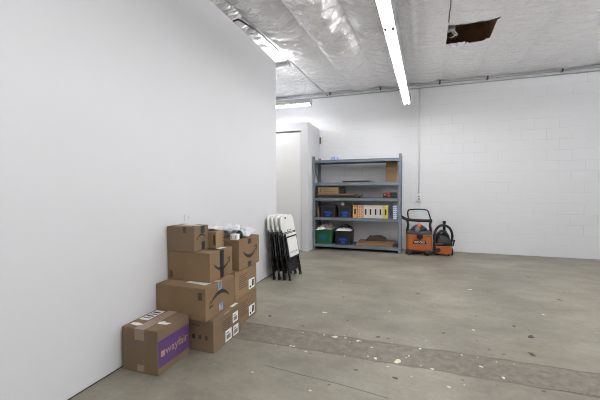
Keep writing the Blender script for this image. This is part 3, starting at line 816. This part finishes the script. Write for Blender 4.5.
# boards and dark bag on the bottom shelf
def board(label, x0, x1, y0, y1, z0, z1, m='ply', rz=0.0, name='wood_board', group='flat boards on the shelves'):
    cx, cy = (x0 + x1) / 2, (y0 + y1) / 2
    bm = B(); add_box(bm, x0 - cx, x1 - cx, y0 - cy, y1 - cy, 0, z1 - z0); o = obj(name, bm, m, bevel=.003); o.location = (cx, cy, z0); o.rotation_euler = (0, 0, math.radians(rz))
    return tag(o, label, 'board', group)
z = TOP[0]
board('light brown board lying flat at the front of the bottom shelf', xs(358.5), xs(393), YF + .02, YF + .26, z, z + .045, 'ply', 0)
board('darker brown board under the brown paper bag on the bottom shelf', xs(360), xs(396), YF + .10, YF + .40, z + .046, z + .085, 'kraft2', -1.5)
heap('paper_bag', 'dark crumpled brown paper bag on the boards of the bottom shelf', 'bag', xs(367), xs(388), YF + .14, YF + .36, z + .086, z + .20, 5.9, 'brown_bag', .3)

# magazine files
def mag(label, p0, p1, m, h=.262, slot='ink', pattern=None):
    x0, x1 = xs(p0), xs(p1); w = x1 - x0
    t = thing('magazine_file', label, 'file box', ((x0 + x1) / 2, YF + .035, TOP[1]), 0, 'magazine files on the middle shelf')
    bm = B(); fr = lambda u, v, n: Vector((n, u, v))
    add_prism(bm, [(0, 0), (.25, 0), (.25, h - .004), (0, h)], -w / 2 + .0015, w / 2 - .0015, fr); obj('case', bm, m, t, bevel=.003)
    if slot: box_obj('finger_slot', (-.016, .016, -.0012, .001, h * .27, h * .72), slot, t)
    box_obj('edge_line', (-w / 2 + .006, w / 2 - .006, -.0011, .001, h * .88, h * .9), 'ink_soft', t)
    if pattern:
        bm = B()
        for r in range(6):
            for k in (-1, 1):
                add_box(bm, k * w * .25 - .011, k * w * .25 + .011, -.0012, .001, h * (.1 + .14 * r), h * (.1 + .14 * r) + .018)
        obj('printed_pattern', bm, pattern, t)
    return t
mag('tan magazine file with a black slot, first beside the black bin', 354.6, 359.3, 'mag_tan')
mag('magazine file with red dotted pattern, between the tan and white files', 360.0, 364.9, 'mag_red', slot=None, pattern='red_ink')
mag('leftmost white magazine file, beside the red dotted one', 365.3, 369.8, 'mag_white')
mag('second white magazine file from the left', 369.9, 374.5, 'mag_white')
mag('third white magazine file from the left', 374.9, 379.4, 'mag_white')
mag('rightmost white magazine file, beside the yellow one', 379.5, 384.1, 'mag_white')
mag('yellow magazine file with a black slot', 384.4, 389.1, 'mag_yellow')
mag('dark navy magazine file right of the yellow one', 389.5, 393.4, 'mag_navy')
mag('pale blue-dotted file at the right end of the row', 393.7, 397.6, 'mag_pale', slot=None, pattern='blue_ink')

# third shelf
z = TOP[2]
board('lowest dark board of the flat pile on the left of the third shelf', xs(317.5), xs(360), YF + .0, YF + .40, z, z + .03, 'brown_bag', 0)
board('middle dark board of the pile, jutting out to the right', xs(318), xs(363), YF - .015, YF + .36, z + .031, z + .055, 'brown_bag', .8)
board('brown cardboard sheet on top of the board pile under the long carton', xs(317.8), xs(357), YF - .03, YF + .36, z + .056, z + .085, 'kraft2', -.7)
c = Carton('long shallow brown carton lying on the boards of the third shelf', xs(318.2), xs(340), YF + .03, YF + .36, z + .086, .14, 'kraft3', 0, group=None)
c.rect('front', -.18, -.15, .03, .10, 'ink_soft', 'printed_text'); c.rect('front', -.10, .16, .05, .056, 'ink_soft', 'printed_text')
t = thing('equipment_case', 'dark case behind the right end of the long carton', 'case', (xs(342.6), YF + .25, z + .086))
box_obj('case_body', (-.038, .038, -.10, .10, 0, .12), 'grey_plastic', t, bevel=.006); box_obj('lid', (-.04, .04, -.102, .102, .121, .14), 'black_plastic', t, bevel=.004)
t = thing('tool_case', 'flat black tool case with red latches at the right of the third shelf', 'tool case', (xs(391), YF + .13, z))
box_obj('case_body', (-.14, .135, -.10, .10, 0, .058), 'black_plastic', t, bevel=.008)
box_obj('case_lid', (-.14, .135, -.10, .10, .061, .115), 'black_plastic', t, bevel=.008)
for x, z0, z1 in ((-.03, .03, .07), (-.035, .085, .122), (-.10, .045, .075)): box_obj('latch', (x - .02, x + .022, -.108, -.098, z0, z1), 'red', t, bevel=.003, label='red latch')
box_obj('rib', (.03, .12, -.106, -.099, .078, .088), 'grey_plastic', t, bevel=.002)
# second shelf
z = TOP[3]
board('thin cardboard sheets lying flat on the second shelf', xs(345), xs(375), YF + .02, YF + .38, z, z + .018, 'ply', 1)
board('smaller dark torn cardboard on the flat sheets of the second shelf', xs(344), xs(371), YF - .01, YF + .3, z + .019, z + .036, 'brown_bag', -2)
o = board('upright brown board leaning at the right end of the second shelf', xs(386.2), xs(397.2), YF + .20, YF + .215, z + .002, z + .425, 'ply', 0); o.rotation_euler = (-.06, 0, 0)
t = thing('loose_page', 'white sheet standing behind the upright brown board', 'paper', (xs(396.8), YF + .26, z))
box_obj('sheet', (-.03, .012, 0, .003, 0, .40), 'paper', t)
# top
o = heap('clear_plastic_wrap', 'crumpled clear plastic wrap on the left of the top shelf', 'plastic wrap', xs(330.5), xs(340), YF + .05, YF + .2, TOP[4], TOP[4] + .085, 6.3, 'plasticwrap', .6)

# ------------------------------------------------------------------ shop vacuums
v = thing('shop_vacuum', 'large wheeled orange shop vacuum with tall black handle, beside the shelf', 'vacuum cleaner', (.17, 6.86, 0))
bm = B(); add_loft(bm, [(.07, .215, .19, 0, 0), (.10, .235, .21, 0, 0), (.30, .243, .222, 0, 0), (.365, .245, .225, 0, 0), (.38, .252, .232, 0, 0), (.399, .252, .232, 0, 0)], 40, 4.5); obj('tank', bm, 'orange', v, smooth=False, bevel=.006)
bm = B(); add_loft(bm, [(.40, .25, .23, 0, 0), (.43, .246, .226, 0, 0), (.45, .22, .20, 0, 0), (.47, .17, .17, 0, 0)], 40, 3.6); obj('lid', bm, 'grey_plastic', v, bevel=.005)
bm = B(); add_loft(bm, [(.471, .15, .15, 0, .0), (.51, .14, .145, 0, 0), (.545, .09, .12, 0, 0), (.565, .06, .09, 0, 0)], 32, 3); obj('motor_head', bm, 'grey_plastic', v, smooth=True)
bm = B(); add_loft(bm, [(.43, .055, .06, -.03, -.155), (.51, .05, .05, -.03, -.15), (.55, .036, .04, -.03, -.145)], 24, 3); obj('exhaust_port', bm, 'mid_grey', v, smooth=True)
bm = B(); add_lathe(bm, [(.034, 0), (.040, .012), (.040, .055), (.026, .075)], 20, Matrix.Translation((0.0, -.13, .535))); obj('power_knob', bm, 'orange_red', v, smooth=True)
bm = B(); add_lathe(bm, [(.058, 0), (.058, .012), (.046, .026), (.046, .03)], 24, Matrix.Translation((.01, -.226, .365)) @ Matrix.Rotation(PI / 2, 4, 'X')); obj('hose_port', bm, 'black_plastic', v)
bm = B(); add_prism(bm, [(-.13, .225), (.13, .225), (.105, .29), (-.105, .29)], 0, .006, lambda a, b, n: Vector((a + .01, -.2225 - n, b))); bd = obj('badge', bm, 'black_plastic', v)
obj('badge_lettering', text_mesh('RIDGID', .058, lambda a, b, c: Vector((.01 + a, -.2285 - c, .256 + b)), 0, .0015), 'paper', bd)
# frame: side arms, cross tray and the push handle loop
for s in (-1, 1):
    bm = B(); add_tube(bm, smooth_path([(s * .225, -.02, .42), (s * .215, -.02, .50), (s * .205, 0, .58), (s * .228, .02, .66)], 6), .045, 10, ry=.026); obj('side_arm', bm, 'black_plastic', v, smooth=True)
bm = B(); add_tube(bm, smooth_path([(-.345, -.03, .735), (-.28, -.02, .695), (-.20, 0, .668), (0, .02, .655), (.17, 0, .655), (.24, -.02, .665)], 6), .030, 10, ry=.024); obj('cross_bar', bm, 'black_plastic', v, smooth=True)
bm = B(); add_tube(bm, smooth_path([(-.185, .03, .655), (-.21, .03, .75), (-.21, .03, .835), (-.175, .03, .868), (0, .03, .88), (.12, .03, .872), (.165, .03, .845), (.195, .03, .76), (.225, .03, .66)], 6), .014, 10); obj('push_handle', bm, 'black', v, smooth=True)
for s in (-1, 1):
    bm = B(); add_lathe(bm, [(.09, -.022), (.105, -.015), (.105, .015), (.09, .022)], 26, Matrix.Translation((s * .212, .10, .1055)) @ Matrix.Rotation(PI / 2, 4, 'Y')); wh = obj('wheel', bm, 'black_plastic', v)
    bm = B(); add_lathe(bm, [(.04, -.026), (.04, .026)], 18, Matrix.Translation((s * .212, .10, .1055)) @ Matrix.Rotation(PI / 2, 4, 'Y')); obj('hub', bm, 'grey_plastic', wh)
    bm = B(); add_loft(bm, [(.035, .075, .045, s * .165, -.20), (.08, .085, .055, s * .165, -.19), (.10, .06, .04, s * .165, -.18)], 20, 3); cs = obj('caster_housing', bm, 'black_plastic', v, smooth=True)
    bm = B(); add_lathe(bm, [(.028, -.02), (.034, -.015), (.034, .015), (.028, .02)], 18, Matrix.Translation((s * .165, -.215, .0345)) @ Matrix.Rotation(PI / 2, 4, 'Y')); obj('caster_wheel', bm, 'grey_plastic', cs)
bm = B(); add_loft(bm, [(.045, .21, .19, 0, 0), (.07, .225, .20, 0, 0)], 32, 4.5); obj('base_skirt', bm, 'black_plastic', v)

v = thing('shop_vacuum', 'small squat orange shop vacuum with a coiled black hose, beside the large one', 'vacuum cleaner', (.606, 6.87, 0))
bm = B(); add_loft(bm, [(.03, .15, .15, 0, 0), (.045, .165, .162, 0, 0), (.165, .170, .168, 0, 0), (.175, .176, .174, 0, 0), (.19, .176, .174, 0, 0)], 36, 3.6); obj('tank', bm, 'orange', v, bevel=.005)
bm = B(); add_loft(bm, [(.191, .172, .17, 0, 0), (.25, .168, .166, 0, 0), (.31, .145, .15, 0, 0), (.37, .105, .12, 0, 0), (.41, .06, .08, 0, 0)], 36, 3); obj('lid', bm, 'black_plastic', v, smooth=True)
bm = B(); add_tube(bm, smooth_path([(-.07, -.05, .38), (-.06, -.05, .455), (.0, -.05, .475), (.055, -.05, .455), (.065, -.05, .38)], 6), .016, 8); obj('carry_handle', bm, 'black_plastic', v, smooth=True)
bm = B(); add_lathe(bm, [(.045, 0), (.045, .014), (.034, .028), (.034, .032)], 22, Matrix.Translation((-.09, -.158, .11)) @ Matrix.Rotation(PI / 2, 4, 'X')); obj('drain_port', bm, 'black_plastic', v)
obj('lid_lettering', text_mesh('RIDGID', .042, lambda a, b, c: Vector((-.07 + a, -.1725 - c, .225 + b)), -.006, .002), 'mid_grey', v)
def hose(pts, r):
    bm = B(); P = smooth_path(pts, 14); n = len(P)
    seg = 10; rings = []
    for i, p in enumerate(P):
        t_ = (P[min(i + 1, n - 1)] - P[max(0, i - 1)]).normalized(); a = Vector((0, 1, 0)); a = (a - t_ * a.dot(t_)).normalized(); b_ = t_.cross(a)
        rr = r * (1.0 if i % 2 else .86)
        rings.append([bm.verts.new(p + a * rr * math.cos(2 * PI * k / seg) + b_ * rr * math.sin(2 * PI * k / seg)) for k in range(seg)])
    for A, C in zip(rings, rings[1:]):
        for k in range(seg): bm.faces.new((A[k], A[(k + 1) % seg], C[(k + 1) % seg], C[k]))
    bm.faces.new(rings[0][::-1]); bm.faces.new(rings[-1]); return bm
obj('hose', hose([(-.13, -.12, .20), (-.158, -.10, .32), (-.135, -.08, .47), (-.06, -.06, .565), (.04, -.04, .575), (.125, -.03, .52), (.168, -.02, .41), (.165, -.02, .30), (.14, -.03, .24)], .026), 'black_plastic', v, smooth=True)
obj('hose', hose([(-.145, -.16, .10), (-.155, -.15, .24), (-.13, -.13, .37), (-.06, -.11, .455), (.03, -.10, .455), (.09, -.10, .38), (.11, -.12, .27)], .023), 'black_plastic', v, smooth=True)
bm = B(); add_lathe(bm, [(.026, 0), (.026, .25), (.031, .255), (.031, .30)], 14, Matrix.Translation((.03, .02, .36))); obj('wand', bm, 'black_plastic', v, smooth=True)
bm = B(); add_loft(bm, [(.19, .012, .02, .18, -.08), (.24, .016, .025, .185, -.08), (.31, .02, .012, .20, -.08)], 14, 3); obj('nozzle', bm, 'black_plastic', v, smooth=True)
for s in (-1, 1):
    bm = B(); add_lathe(bm, [(.055, -.02), (.068, -.014), (.068, .014), (.055, .02)], 22, Matrix.Translation((s * (.14 + .025 * (s > 0)), .06 - .10 * (s > 0), .0685)) @ Matrix.Rotation(PI / 2, 4, 'Y')); obj('wheel', bm, 'black_plastic', v)
    bm = B(); add_lathe(bm, [(.018, -.014), (.024, -.01), (.024, .01), (.018, .014)], 16, Matrix.Translation((s * .10, -.13, .0245)) @ Matrix.Rotation(PI / 2, 4, 'Y')); obj('caster_wheel', bm, 'black_plastic', v)

# ------------------------------------------------------------------ camera, world, colour
F_PX, YAW, PITCH, ROLL = 323.5, .3284, .0348, .0041
fw = Vector((-math.sin(YAW) * math.cos(PITCH), math.cos(YAW) * math.cos(PITCH), -math.sin(PITCH)))
rt = Vector((math.cos(YAW), math.sin(YAW), 0)); dn = fw.cross(rt)
r2 = rt * math.cos(ROLL) + dn * math.sin(ROLL); d2 = -rt * math.sin(ROLL) + dn * math.cos(ROLL)
cam = bpy.data.cameras.new('camera'); cam.sensor_width = 36; cam.sensor_fit = 'HORIZONTAL'; cam.lens = F_PX / 600 * 36; cam.clip_start = .05
co = bpy.data.objects.new('camera', cam); COL.objects.link(co)
mw = Matrix((r2, -d2, -fw)).transposed().to_4x4(); mw.translation = (0, 0, 1.3); co.matrix_world = mw
SC.camera = co
w = bpy.data.worlds.new('world'); SC.world = w; w.use_nodes = True
w.node_tree.nodes['Background'].inputs['Color'].default_value = (.02, .02, .02, 1)
SC.view_settings.view_transform = 'Standard'; SC.view_settings.look = 'None'
SC.view_settings.gamma = 1; SC.view_settings.use_curve_mapping = False
SC.view_settings.exposure = .72
SC.cycles.use_denoising = True
SC.cycles.filter_width = 1.0
SC.cycles.diffuse_bounces = 6; SC.cycles.max_bounces = 10
SC.cycles.sample_clamp_indirect = 6
